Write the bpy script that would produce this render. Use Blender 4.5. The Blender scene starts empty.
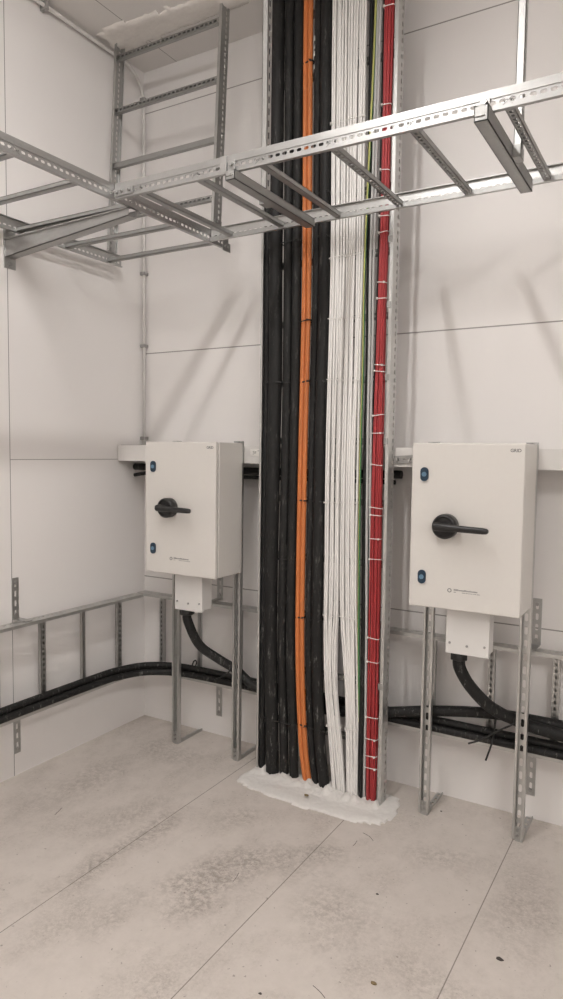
import bpy, bmesh, math, random
from mathutils import Vector, Matrix
random.seed(7)
SC = bpy.context.scene
COL = SC.collection
V = Vector
H = 3.372                                   # room height
X3, Y3 = 4.2, -5.6                          # far ends of the room

# ------------------------------------------------------------------ materials
def new_mat(name):
    m = bpy.data.materials.new(name); m.use_nodes = True
    nt = m.node_tree
    return m, nt, nt.nodes['Principled BSDF']

def N(nt, kind, **kw):
    n = nt.nodes.new(kind)
    for k, v in kw.items():
        if k.startswith('i_'):
            n.inputs[k[2:].replace('_', ' ')].default_value = v
        else:
            setattr(n, k, v)
    return n

def math_node(nt, op, a, b=None, c=None):
    n = nt.nodes.new('ShaderNodeMath'); n.operation = op
    for i, x in enumerate((a, b, c)):
        if x is None: continue
        if isinstance(x, (int, float)): n.inputs[i].default_value = x
        else: nt.links.new(x, n.inputs[i])
    return n.outputs[0]

def mix(nt, fac, a, b):
    n = nt.nodes.new('ShaderNodeMix'); n.data_type = 'RGBA'
    if isinstance(fac, (int, float)): n.inputs[0].default_value = fac
    else: nt.links.new(fac, n.inputs[0])
    for sock, x in ((n.inputs[6], a), (n.inputs[7], b)):
        if isinstance(x, tuple): sock.default_value = (*x, 1)
        else: nt.links.new(x, sock)
    return n.outputs[2]

def ramp(nt, fac, lo, hi):
    n = nt.nodes.new('ShaderNodeMapRange'); n.clamp = True
    nt.links.new(fac, n.inputs[0]); n.inputs[1].default_value = lo; n.inputs[2].default_value = hi
    return n.outputs[0]

def noise(nt, scale, detail=3, vec=None, rough=.5, stretch=None):
    tc = nt.nodes.new('ShaderNodeTexCoord')
    src = tc.outputs['Object']
    if stretch:
        mp = nt.nodes.new('ShaderNodeMapping'); mp.inputs['Scale'].default_value = stretch
        nt.links.new(src, mp.inputs[0]); src = mp.outputs[0]
    n = nt.nodes.new('ShaderNodeTexNoise'); n.inputs['Scale'].default_value = scale
    n.inputs['Detail'].default_value = detail; n.inputs['Roughness'].default_value = rough
    nt.links.new(src, n.inputs['Vector'])
    return n.outputs[0]

def simple(name, col, rough=.5, metal=0, var=.06, vscale=30, bump=0, spec=.5):
    m, nt, b = new_mat(name)
    n = noise(nt, vscale)
    lo = tuple(c * (1 - var) for c in col); hi = tuple(min(1, c * (1 + var)) for c in col)
    nt.links.new(mix(nt, n, lo, hi), b.inputs['Base Color'])
    b.inputs['Roughness'].default_value = rough; b.inputs['Metallic'].default_value = metal
    b.inputs['Specular IOR Level'].default_value = spec
    if bump:
        bn = nt.nodes.new('ShaderNodeBump'); bn.inputs['Strength'].default_value = bump; bn.inputs['Distance'].default_value = .002
        nt.links.new(n, bn.inputs['Height']); nt.links.new(bn.outputs[0], b.inputs['Normal'])
    return m

def pos_axes(nt):
    tc = nt.nodes.new('ShaderNodeTexCoord'); s = nt.nodes.new('ShaderNodeSeparateXYZ')
    nt.links.new(tc.outputs['Object'], s.inputs[0])
    return s.outputs

def line(nt, ax, c, w):
    return math_node(nt, 'LESS_THAN', math_node(nt, 'ABSOLUTE', math_node(nt, 'SUBTRACT', ax, c)), w / 2)

def wall_mat(name, lines, col, rough=.42):
    """painted panels; lines = (axis, position, width, axis2, lo, hi) joints"""
    m, nt, b = new_mat(name)
    ax = pos_axes(nt)
    n = noise(nt, 1.4, 4)
    base = mix(nt, n, tuple(c * .975 for c in col), tuple(min(1, c * 1.02) for c in col))
    sm = ramp(nt, noise(nt, 5, 6, rough=.7, stretch=(1, 1, .5)), .66, .80)
    base = mix(nt, math_node(nt, 'MULTIPLY', sm, .10), base, (.40, .36, .32))
    tot = None
    for (a, c, w, a2, lo, hi) in lines:
        l = line(nt, ax[a], c, w)
        if a2 is not None:
            l = math_node(nt, 'MULTIPLY', l, math_node(nt, 'GREATER_THAN', ax[a2], lo))
            l = math_node(nt, 'MULTIPLY', l, math_node(nt, 'LESS_THAN', ax[a2], hi))
        tot = l if tot is None else math_node(nt, 'MAXIMUM', tot, l)
    if tot is not None:
        base = mix(nt, math_node(nt, 'MULTIPLY', tot, .72), base, (.13, .115, .10))
    nt.links.new(base, b.inputs['Base Color'])
    b.inputs['Roughness'].default_value = rough
    b.inputs['Specular IOR Level'].default_value = .4
    return m

WALL = (.835, .808, .790)
M = {}
M['wall_back'] = wall_mat('painted_back_panels', [(2, .768, .005, None, 0, 0), (2, 1.948, .005, None, 0, 0), (2, 3.166, .005, None, 0, 0)], WALL)
M['wall_left'] = wall_mat('painted_left_panels', [(1, -.847, .004, None, 0, 0), (1, -2.047, .004, None, 0, 0), (2, 1.395, .003, 1, -.847, 0)], WALL)
M['wall'] = wall_mat('painted_panels', [(2, .768, .005, None, 0, 0), (2, 1.948, .005, None, 0, 0)], WALL)
M['ceiling'] = wall_mat('painted_ceiling', [(0, .212, .004, None, 0, 0), (0, 1.412, .004, None, 0, 0), (0, 2.612, .004, None, 0, 0)], (.74, .712, .685), .6)

def floor_mat():
    m, nt, b = new_mat('dusty_floor_panels')
    ax = pos_axes(nt)
    n1 = noise(nt, 1.7, 5, rough=.6)
    base = mix(nt, n1, (.60, .545, .50), (.72, .662, .612))
    st = ramp(nt, noise(nt, 2.6, 8, rough=.72, stretch=(1.6, 1, 1)), .46, .70)
    fine = ramp(nt, noise(nt, 85, 8, rough=.85), .40, .62)
    base = mix(nt, math_node(nt, 'MULTIPLY', math_node(nt, 'MULTIPLY', st, fine), .78), base, (.30, .26, .225))
    grit = ramp(nt, noise(nt, 42, 8, rough=.85), .44, .56)
    edge = noise(nt, 4.5, 5, rough=.65)
    for (cx, cy, rx, ry, k) in ((.80, -1.02, .07, .30, .62), (.66, -.86, .10, .20, .35), (1.16, -1.02, .13, .22, .66), (1.30, -.78, .13, .10, .45), (1.43, -.66, .10, .13, .55), (1.02, -.62, .09, .10, .5),
                                (1.62, -.92, .16, .16, .42), (1.80, -.45, .16, .10, .35), (.30, -.75, .14, .30, .35), (1.02, -1.32, .08, .16, .4), (2.12, -.60, .12, .22, .35), (.42, -.30, .22, .12, .35), (1.95, -1.05, .20, .12, .3)):
        dx = math_node(nt, 'DIVIDE', math_node(nt, 'SUBTRACT', ax[0], cx), rx); dy = math_node(nt, 'DIVIDE', math_node(nt, 'SUBTRACT', ax[1], cy), ry)
        d = math_node(nt, 'SQRT', math_node(nt, 'ADD', math_node(nt, 'MULTIPLY', dx, dx), math_node(nt, 'MULTIPLY', dy, dy)))
        q = ramp(nt, math_node(nt, 'SUBTRACT', math_node(nt, 'MULTIPLY', edge, 2.6), d), .15, 1.0)
        base = mix(nt, math_node(nt, 'MULTIPLY', math_node(nt, 'MULTIPLY', q, grit), k * 1.15), base, (.27, .235, .205))
    mot = ramp(nt, noise(nt, 15, 9, rough=.8), .35, .65)
    base = mix(nt, math_node(nt, 'MULTIPLY', mot, .22), base, (.42, .375, .335))
    scr = ramp(nt, noise(nt, 9, 5, rough=.7, stretch=(.6, 6, 1)), .64, .72)
    base = mix(nt, math_node(nt, 'MULTIPLY', scr, .22), base, (.36, .32, .28))
    pale = ramp(nt, noise(nt, 2.2, 6, rough=.6, stretch=(1, 2, 3)), .60, .75)
    base = mix(nt, math_node(nt, 'MULTIPLY', pale, .35), base, (.76, .71, .66))
    sp = ramp(nt, noise(nt, 70, 3), .685, .73)
    base = mix(nt, math_node(nt, 'MULTIPLY', sp, .55), base, (.16, .13, .11))
    tot = None
    for c in (.80, 1.397, 1.998, 2.6, 3.2, 3.8, 4.4, 5.0):
        l = line(nt, ax[0], c, .0036)
        tot = l if tot is None else math_node(nt, 'MAXIMUM', tot, l)
    for (cy, lo, hi) in ((-2.4, .2, .8), (-3.1, .8, 1.4), (-2.7, 1.4, 2.0)):
        l = math_node(nt, 'MULTIPLY', line(nt, ax[1], cy, .004), math_node(nt, 'MULTIPLY', math_node(nt, 'GREATER_THAN', ax[0], lo), math_node(nt, 'LESS_THAN', ax[0], hi)))
        tot = math_node(nt, 'MAXIMUM', tot, l)
    base = mix(nt, math_node(nt, 'MULTIPLY', tot, .75), base, (.17, .14, .12))
    nt.links.new(base, b.inputs['Base Color'])
    b.inputs['Roughness'].default_value = .62
    b.inputs['Specular IOR Level'].default_value = .3
    return m
M['floor'] = floor_mat()

def galv(name, col, rough, metal=.85):
    m, nt, b = new_mat(name)
    tc = nt.nodes.new('ShaderNodeTexCoord')
    v = nt.nodes.new('ShaderNodeTexVoronoi'); v.inputs['Scale'].default_value = 90
    nt.links.new(tc.outputs['Object'], v.inputs['Vector'])
    n = noise(nt, 14, 4)
    f = math_node(nt, 'ADD', math_node(nt, 'MULTIPLY', v.outputs['Color'], .25), math_node(nt, 'MULTIPLY', n, .75))
    nt.links.new(mix(nt, f, tuple(c * .86 for c in col), tuple(min(1, c * 1.12) for c in col)), b.inputs['Base Color'])
    b.inputs['Metallic'].default_value = metal
    nt.links.new(math_node(nt, 'ADD', math_node(nt, 'MULTIPLY', n, .16), rough - .08), b.inputs['Roughness'])
    return m
M['galv'] = galv('galvanised_steel', (.50, .50, .49), .42, .95)
M['galv_light'] = galv('light_galvanised_steel', (.60, .60, .585), .42, .9)
M['galv_dull'] = galv('dull_galvanised_steel', (.40, .40, .39), .5, .95)
M['zinc'] = galv('bright_zinc_steel', (.43, .427, .42), .44, .97)
M['cab'] = simple('light_grey_enamel', (.69, .665, .63), .38, var=.015, vscale=60)
M['box'] = simple('pale_grey_enamel', (.72, .705, .685), .4, var=.015)
M['seal'] = simple('grey_rubber_seal', (.16, .155, .15), .7)
M['black'] = simple('black_plastic', (.016, .0155, .0155), .36, var=.2)
M['black_tie'] = simple('black_nylon', (.012, .012, .012), .5)
M['lock'] = simple('dark_blue_plastic', (.012, .034, .062), .4)
M['lock_face'] = simple('light_blue_insert', (.13, .24, .34), .35)
M['ink'] = simple('dark_grey_print', (.10, .10, .10), .6)
M['ink_pale'] = simple('grey_print', (.22, .215, .21), .6)
M['white'] = simple('white_sheath', (.88, .865, .84), .42, var=.03, vscale=8)
M['tie_w'] = simple('white_nylon', (.84, .82, .79), .4)
M['orange'] = simple('orange_sheath', (.60, .185, .052), .45, var=.08, vscale=10)
M['red'] = simple('red_sheath', (.40, .038, .042), .4, var=.12, vscale=12)
M['grey'] = simple('grey_sheath', (.50, .50, .49), .45)
M['green'] = simple('green_sheath', (.05, .17, .065), .5)
M['yellow'] = simple('yellow_sheath', (.42, .42, .13), .5)
M['pvc'] = simple('white_pvc', (.72, .70, .675), .35, var=.02)
M['clip'] = simple('grey_clip', (.33, .32, .31), .5)
M['sticker'] = simple('white_sticker', (.84, .82, .78), .5)
M['plaster'] = simple('rough_white_filler', (.75, .725, .695), .9, var=.07, vscale=70, bump=.8)
M['ceil_filler'] = simple('ceiling_filler', (.77, .735, .695), .8, var=.05, vscale=60, bump=.6)
M['brown'] = simple('brown_scrap', (.22, .16, .08), .8)
M['dark_scrap'] = simple('dark_scrap', (.06, .05, .045), .8)
M['housing'] = simple('white_lamp_housing', (.8, .8, .8), .4)

def cable_black():
    m, nt, b = new_mat('dusty_black_sheath')
    base = mix(nt, noise(nt, 9, 4), (.010, .010, .010), (.019, .0185, .018))
    d = ramp(nt, noise(nt, 46, 6, rough=.8, stretch=(1.4, 1.4, .25)), .57, .68)
    z = pos_axes(nt)[2]
    low = nt.nodes.new('ShaderNodeMapRange'); nt.links.new(z, low.inputs[0])
    low.inputs[1].default_value = 0; low.inputs[2].default_value = 1.3; low.inputs[3].default_value = .50; low.inputs[4].default_value = .12
    base = mix(nt, math_node(nt, 'MULTIPLY', d, low.outputs[0]), base, (.55, .53, .50))
    nt.links.new(base, b.inputs['Base Color'])
    b.inputs['Roughness'].default_value = .58; b.inputs['Specular IOR Level'].default_value = .28
    return m
M['cable'] = cable_black()

# ------------------------------------------------------------------ mesh building
class MB:
    def __init__(s): s.bm = bmesh.new()
    def face(s, pts, smooth=False, mi=0):
        try:
            f = s.bm.faces.new([s.bm.verts.new(p) for p in pts]); f.smooth = smooth; f.material_index = mi
        except ValueError: pass
    def box(s, a, b, bevel=0, mi=0, seg=2):
        a, b = V(a), V(b)
        lo = V((min(a.x, b.x), min(a.y, b.y), min(a.z, b.z))); hi = V((max(a.x, b.x), max(a.y, b.y), max(a.z, b.z)))
        r = bmesh.ops.create_cube(s.bm, size=1)
        for v in r['verts']:
            v.co = V((lo[i] + (v.co[i] + .5) * (hi[i] - lo[i]) for i in range(3)))
        fs = {f for v in r['verts'] for f in v.link_faces}
        for f in fs: f.material_index = mi
        if bevel:
            es = list({e for v in r['verts'] for e in v.link_edges})
            q = bmesh.ops.bevel(s.bm, geom=es, offset=bevel, segments=seg, affect='EDGES', profile=.5)
            for f in q['faces']: f.material_index = mi
        return s
    def obox(s, o, u, v, n, L, W, T):
        """box from corner o along the unit vectors u, v, n"""
        o, u, v, n = V(o), V(u) * L, V(v) * W, V(n) * T
        p = [o, o + u, o + u + v, o + v, o + n, o + u + n, o + u + v + n, o + v + n]
        for q in ((3, 2, 1, 0), (4, 5, 6, 7), (0, 1, 5, 4), (1, 2, 6, 5), (2, 3, 7, 6), (3, 0, 4, 7)):
            s.face([p[i] for i in q])
        return s
    def prism(s, poly, n, smooth=False):
        n = V(n); a = [V(p) for p in poly]; b = [p + n for p in a]
        s.face(list(reversed(a))); s.face(b)
        for i in range(len(a)):
            j = (i + 1) % len(a); s.face([a[i], a[j], b[j], b[i]], smooth)
        return s
    def cyl(s, p, q, r, seg=20, r2=None, bevel=0):
        p, q = V(p), V(q); r2 = r if r2 is None else r2
        d = (q - p); L = d.length; d.normalize()
        if bevel:
            prof = [(0, r), (L - bevel, r2), (L - bevel * .35, r2 - bevel * .3), (L, r2 - bevel)]
        else: prof = [(0, r), (L, r2)]
        return s.lathe(p, d, prof, seg)
    def lathe(s, p, d, prof, seg=20):
        d = V(d); a = d.orthogonal().normalized(); b = d.cross(a)
        rings = []
        for (h, r) in prof:
            rings.append([s.bm.verts.new(p + d * h + (a * math.cos(t) + b * math.sin(t)) * r) for t in (2 * math.pi * k / seg for k in range(seg))])
        for i in range(len(rings) - 1):
            for k in range(seg):
                f = s.bm.faces.new([rings[i][k], rings[i][(k + 1) % seg], rings[i + 1][(k + 1) % seg], rings[i + 1][k]])
                f.smooth = True
        s.bm.faces.new(list(reversed(rings[0]))); s.bm.faces.new(rings[-1])
        return s
    def tube(s, pts, r, seg=10, rad=None, mis=None, twist=0):
        pts = [V(p) for p in pts]; n = len(pts)
        t = [(pts[min(i + 1, n - 1)] - pts[max(i - 1, 0)]).normalized() for i in range(n)]
        a = t[0].orthogonal().normalized(); rings = []
        for i in range(n):
            a = (a - t[i] * a.dot(t[i])).normalized(); b = t[i].cross(a)
            rr = rad[i] if rad else r
            rings.append([s.bm.verts.new(pts[i] + (a * math.cos(w) + b * math.sin(w)) * rr) for w in (2 * math.pi * k / seg + twist * i for k in range(seg))])
        for i in range(n - 1):
            for k in range(seg):
                f = s.bm.faces.new([rings[i][k], rings[i][(k + 1) % seg], rings[i + 1][(k + 1) % seg], rings[i + 1][k]])
                f.smooth = True
                if mis: f.material_index = mis[k % len(mis)]
        s.bm.faces.new(list(reversed(rings[0]))); s.bm.faces.new(rings[-1])
        return s
    def plate(s, o, u, v, L, W, T, pitch, sl, sw, vc=None, end=0.0):
        """slotted steel strip: real holes; corner o, length along u, width along v, thickness along u x v"""
        o, u, v = V(o), V(u), V(v); n = u.cross(v) * T
        vc = W / 2 if vc is None else vc
        k = max(0, int((L - 2 * end) / pitch + 1e-6)); m = (L - k * pitch) / 2
        P = lambda x, y: o + u * x + v * y
        hx, hy = sl / 2, sw / 2; c = min(hx, hy) * .62
        def both(q):
            s.face([P(*p) for p in reversed(q)]); s.face([P(*p) + n for p in q])
        if m > 1e-5:
            both([(0, 0), (m, 0), (m, W), (0, W)]); both([(L - m, 0), (L, 0), (L, W), (L - m, W)])
        for i in range(k):
            x0 = m + i * pitch; x1 = x0 + pitch; xc = (x0 + x1) / 2
            h = [(xc + hx, vc - hy + c), (xc + hx, vc + hy - c), (xc + hx - c, vc + hy), (xc - hx + c, vc + hy),
                 (xc - hx, vc + hy - c), (xc - hx, vc - hy + c), (xc - hx + c, vc - hy), (xc + hx - c, vc - hy)]
            O = [(x1, h[0][1]), (x1, h[1][1]), (h[2][0], W), (h[3][0], W), (x0, h[4][1]), (x0, h[5][1]), (h[6][0], 0), (h[7][0], 0)]
            C = {1: (x1, W), 3: (x0, W), 5: (x0, 0), 7: (x1, 0)}
            for e in range(8):
                g = (e + 1) % 8
                both([h[e], O[e]] + ([C[e]] if e in C else []) + [O[g], h[g]])
                s.face([P(*h[e]), P(*h[g]), P(*h[g]) + n, P(*h[e]) + n])
        for (p, q) in (((0, 0), (L, 0)), ((L, 0), (L, W)), ((L, W), (0, W)), ((0, W), (0, 0))):
            s.face([P(*p), P(*q), P(*q) + n, P(*p) + n])
        return s
    def build(s, name, mats, parent=None, weld=True):
        bm = s.bm
        if weld: bmesh.ops.remove_doubles(bm, verts=bm.verts, dist=1e-6)
        if parent is not None:
            off = -world_loc(parent)
            bmesh.ops.translate(bm, verts=bm.verts, vec=off)
        bmesh.ops.recalc_face_normals(bm, faces=bm.faces)
        me = bpy.data.meshes.new(name); bm.to_mesh(me); bm.free()
        for m in (mats if isinstance(mats, (list, tuple)) else [mats]): me.materials.append(m)
        o = bpy.data.objects.new(name, me); COL.objects.link(o)
        if parent is not None: o.parent = parent; LOC[o.name] = world_loc(parent)
        return o

LOC = {}
def world_loc(o): return LOC.get(o.name, V((0, 0, 0)))

def tag(o, label=None, cat=None, group=None, kind=None):
    if label: o['label'] = label
    if cat: o['category'] = cat
    if group: o['group'] = group
    if kind: o['kind'] = kind
    return o

def thing(name, label, cat, loc, group=None):
    o = bpy.data.objects.new(name, None); COL.objects.link(o)
    o.location = loc; o.empty_display_size = .05; LOC[o.name] = V(loc)
    return tag(o, label, cat, group)

def dup_part(o, parent, offset):
    c = o.copy(); COL.objects.link(c); c.parent = parent; c.location = V(o.location) + V(offset)
    return c

def dup_tree(root, offset):
    r = root.copy(); COL.objects.link(r); r.location = V(root.location) + V(offset); LOC[r.name] = r.location.copy()
    for ch in list(root.children):
        c = ch.copy(); COL.objects.link(c); c.parent = r
        for g in list(ch.children):
            d = g.copy(); COL.objects.link(d); d.parent = c
    return r

def spline(pts, n=8):
    pts = [V(p) for p in pts]
    q = [pts[0] * 2 - pts[1]] + pts + [pts[-1] * 2 - pts[-2]]
    out = []
    for i in range(1, len(q) - 2):
        a, b, c, d = q[i - 1], q[i], q[i + 1], q[i + 2]
        for k in range(n):
            t = k / n
            out.append(.5 * ((2 * b) + (c - a) * t + (2 * a - 5 * b + 4 * c - d) * t * t + (3 * b - a - 3 * c + d) * t ** 3))
    out.append(pts[-1])
    return out

XA, YA, ZA = V((1, 0, 0)), V((0, 1, 0)), V((0, 0, 1))
ORD = ['first', 'second', 'third', 'fourth', 'fifth', 'sixth', 'seventh', 'eighth', 'ninth', 'tenth', 'eleventh', 'twelfth',
       'thirteenth', 'fourteenth', 'fifteenth', 'sixteenth', 'seventeenth', 'eighteenth', 'nineteenth', 'twentieth', 'twenty-first', 'twenty-second', 'twenty-third', 'twenty-fourth']

# ------------------------------------------------------------------ the room
def struct(name, a, b, m):
    return tag(MB().box(a, b).build(name, m), kind='structure')
struct('floor', (-.12, Y3 - .12, -.1), (X3 + .12, .12, 0), M['floor'])
struct('ceiling', (-.12, Y3 - .12, H), (X3 + .12, .12, H + .1), M['ceiling'])
struct('wall_left', (-.12, Y3, 0), (0, 0, H), M['wall_left'])
struct('wall_back', (-.12, 0, 0), (X3 + .12, .12, H), M['wall_back'])
M['wall_far'] = wall_mat('white_painted_panels', [], (.90, .875, .855))
struct('wall_right', (X3, Y3, 0), (X3 + .12, 0, H), M['wall_far'])
struct('wall_front', (-.12, Y3 - .12, 0), (X3 + .12, Y3, H), M['wall_far'])

# ------------------------------------------------------------------ cable ladders
PITCH, SL, SW, T = .025, .015, .0075, .002
def rail(o, u, w, inn, L, Hh, flange, vc, ridge=True, studs=(), lip=.0, hole=(.025, .0165, .0095)):
    """side rail: slotted web (length u, height w), two flanges turned towards inn"""
    mb = MB(); o = V(o)
    n = u.cross(w)
    if n.dot(inn) > 0: mb.plate(o, u, w, L, Hh, T, *hole, vc)
    else: mb.plate(o + u * L, -u, w, L, Hh, T, *hole, vc)
    for e in (0, Hh - T):
        mb.obox(o + w * e + inn * T, u, w, inn, L, T, flange - T)
    if lip:
        mb.obox(o + inn * (flange - T), u, w, inn, L, lip, T); mb.obox(o + inn * (flange - T) + w * (Hh - lip), u, w, inn, L, lip, T)
    if ridge:
        mb.obox(o + w * (Hh * .58) - inn * .0022, u, w, inn, L, Hh * .42, .0022)
    for x in studs:                                  # pressed star where a rung is riveted on
        c = o + u * x + w * vc - inn * .0012
        for a in (math.radians(38), math.radians(-38)):
            d = u * math.cos(a) + w * math.sin(a); e = -u * math.sin(a) + w * math.cos(a)
            mb.obox(c - d * .016 - e * .0016, d, e, inn, .032, .0032, .0014)
    return mb

def rung_mesh(o, d, side, face, L, W, D, slots=True, closed=False):
    """channel rung: web turned towards face, along d"""
    mb = MB(); o = V(o)
    a = o - side * (W / 2) + face * 0
    u, v = d, side
    if u.cross(v).dot(face) < 0:
        if slots: mb.plate(a, u, v, L, W, -T, .0245, .0150, .0100)
        else: mb.obox(a, u, v, -face, L, W, T)
    else:
        if slots: mb.plate(a, u, v, L, W, -T, .0245, .0150, .0100)
        else: mb.obox(a, u, v, -face, L, W, T)
    for s in (-1, 1):
        mb.obox(o + side * (s * W / 2 - (T if s > 0 else 0)), u, v, -face, L, T, D)
        mb.obox(o + side * (s * W / 2 - (.007 if s > 0 else 0)) - face * (D - T), u, v, -face, L, .007, T)
    if closed: mb.obox(o - side * (W / 2) - face * (D - T), u, v, -face, L, W, T)
    return mb

# --- tray along the back wall (about 2.3 m up), running left to right
ZB, ZT = 2.332, 2.384
AX0, AX1, AYF, AYR = .706, 3.6, -.942, -.368
t = thing('cable_ladder', 'long overhead cable ladder crossing in front of the tall cable riser', 'cable tray', ((AX0 + AX1) / 2, (AYF + AYR) / 2, ZB), 'overhead cable trays')
rx = [.812 + .2485 * k + (.011 if k == 5 else 0) for k in range(12)]
rail((AX0, AYF, ZB), XA, ZA, YA, AX1 - AX0, ZT - ZB, .014, .019, studs=[x - AX0 for x in rx]).build('side_rail', M['zinc'], t)
rail((AX0, AYR, ZB), XA, ZA, -YA, AX1 - AX0, ZT - ZB, .014, .019).build('side_rail', M['galv'], t)
MB().box((AX0, AYR - .0145, ZB + .001), (AX1, AYR - .0125, ZB + .016)).build('inner_lip', M['galv_dull'], t)
g = None
for k, x in enumerate(rx):
    slots = k >= 3
    rung_mesh((x, AYF + .003, ZB + .006), YA, XA, -ZA, (AYR - AYF) - .006, .024, .016, slots).build('rung', M['galv_dull'], t)
# joint plate, corner angle and bolts on the front rail
MB().box((1.166, AYF - .0065, ZB - .004), (1.191, AYF - .003, ZT + .001), .001).build('joint_plate', M['zinc'], t)
cb = MB().box((AX0 - .002, AYF - .0055, ZB + .006), (AX0 + .085, AYF - .0025, ZB + .032), .001)
cb.build('corner_angle', M['zinc'], t)
for x in (AX0 + .01, AX0 + .035, AX0 + .068):
    MB().cyl((x, AYF - .005, ZB + .02), (x, AYF - .012, ZB + .02), .0075, 6).cyl((x, AYF - .012, ZB + .02), (x, AYF - .018, ZB + .02), .0035, 10).build('bolt', M['zinc'], t)

# --- tray along the left wall
BX0, BX1, BY0, BY1 = .062, .700, -3.3, -.238
t = thing('cable_ladder', 'galvanised overhead cable ladder running along the left wall towards the corner', 'cable tray', ((BX0 + BX1) / 2, (BY0 + BY1) / 2, ZB), 'overhead cable trays')
ry = [-.322 - .259 * k for k in range(11)]
rail((BX1, BY0, ZB), YA, ZA, -XA, BY1 - BY0, ZT - ZB, .014, .019, studs=[y - BY0 for y in ry]).build('side_rail', M['zinc'], t)
rail((BX0, BY0, ZB), YA, ZA, XA, BY1 - BY0, ZT - ZB, .014, .019).build('side_rail', M['galv'], t)
for k, y in enumerate(ry):
    rung_mesh((BX0 + .003, y, ZB + .006), XA, YA, -ZA, BX1 - BX0 - .006, .026, .016, False).build('rung', M['galv_dull'], t)
MB().box((BX1 + .002, BY1 - .045, ZB - .012), (BX1 + .005, BY1 + .012, ZB + .026), .001).build('end_plate', M['zinc'], t)
for y in (BY1 - .03, BY1 - .008):
    MB().cyl((BX1 + .005, y, ZB + .008), (BX1 + .012, y, ZB + .008), .006, 6).build('bolt', M['zinc'], t)

# --- short riser up through the ceiling
CX0, CX1, CYF, CYB = .072, .695, -.288, -.232
t = thing('cable_ladder', 'empty upright cable ladder rising through the ceiling in the left corner', 'cable ladder', ((CX0 + CX1) / 2, (CYF + CYB) / 2, ZT), 'upright cable ladders')
for x, inn in ((CX0, XA), (CX1, -XA)):
    z0 = ZT + .004 if inn is XA else ZB + .07
    rail((x, CYF, 2.386), ZA, YA, inn, H - 2.386 - .002, CYB - CYF, .014, .036, ridge=False).build('side_rail', M['galv'], t)
for z in (2.535, 2.786, 3.044, 3.295):
    rung_mesh((CX0 + .003, CYF + .012, z), XA, ZA, -YA, CX1 - CX0 - .006, .024, .018, z > 2.9 or z < 2.6, True).build('rung', M['galv_dull'], t)
for x, s in ((CX0, 1), (CX1, 1)):
    MB().box((x + .003 * s, CYF + .004, 2.387), (x + .006 * s, CYB - .004, 2.44), .0008).build('fish_plate', M['zinc'], t)
    for z in (2.402, 2.428):
        MB().cyl((x + .006, CYF + .02, z), (x + .013, CYF + .02, z), .006, 6).build('bolt', M['zinc'], t)

t.location.y -= .055; t.rotation_euler.x = -math.radians(3.35)

# --- the tall riser that carries the cables
DX0, DX1, DYF, DYB = .879, 1.482, -.244, -.184
t = thing('cable_ladder', 'tall upright galvanised cable ladder from floor to ceiling packed with cables', 'cable ladder', ((DX0 + DX1) / 2, (DYF + DYB) / 2, 0), 'upright cable ladders')
rail((DX0, DYF, .004), ZA, YA, XA, H - .004, DYB - DYF, .010, .034, ridge=False, hole=(.030, .019, .0125)).build('side_rail', M['galv_light'], t)
rail((DX1, DYF, .004), ZA, YA, -XA, H - .004, DYB - DYF, .014, .043, ridge=False, hole=(.030, .019, .0125)).build('side_rail', M['galv_light'], t)
for k in range(13):
    z = .24 + .25 * k
    rung_mesh((DX0 + .003, DYB - .014, z), XA, ZA, -YA, DX1 - DX0 - .006, .026, .016, True).build('rung', M['galv_dull'], t)
for z in (.5, 1.49, 1.74, 2.02, 2.27):
    MB().box((DX1 - .022, DYF - .002, z - .012), (DX1 - .003, DYF + .008, z + .012), .0008).build('rail_clip', M['galv_dull'], t)

# --- ladders mounted on edge along the foot of the walls
EZ0, EZ1 = .300, .700
def wall_ladder(label, o, u, out, L, rpos, loc):
    """o = corner at the wall end; out = away from the wall"""
    t = thing('cable_ladder', label, 'cable tray', loc, 'low wall mounted cable ladders')
    D = .060
    o = V(o)
    rail(o + ZA * EZ1, u, out, -ZA, L, D, .014, .020, ridge=False).build('side_rail', M['galv_light'], t)
    rail(o + ZA * (EZ0 + .014), u, out, -ZA, L, .078, .014, .020, ridge=False).build('side_rail', M['galv_light'], t)
    for i, r in enumerate(rpos):
        slots = r[1]
        rung_mesh(o + u * r[0] + out * .022 + ZA * (EZ0 + .016), ZA, u, out, EZ1 - EZ0 - .018, .026 if slots else .016, .018, slots, True).build('rung', M['galv'], t)
    return t
t = wall_ladder('galvanised ladder set on edge low along the left wall, black cables on its lower rail', (.042, -.122, 0), -YA, XA, 3.0,
            [(.133 + .24 * k, k != 1) for k in range(12)], (.07, -1.5, EZ0))
MB().box((.045, -.20, EZ0 + .016), (.100, -.11, EZ0 + .020), .001).build('corner_plate', M['zinc'], t)
t = wall_ladder('galvanised ladder set on edge low along the back wall behind both cabinets', (.042, -.042, 0), XA, -YA, 3.6,
            [(.175 - .042 + .2415 * k, k not in (1,)) for k in range(14)], (1.8, -.07, EZ0))
MB().box((.105, -.100, EZ0 + .016), (.210, -.048, EZ0 + .020), .001).build('corner_plate', M['zinc'], t)

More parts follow.
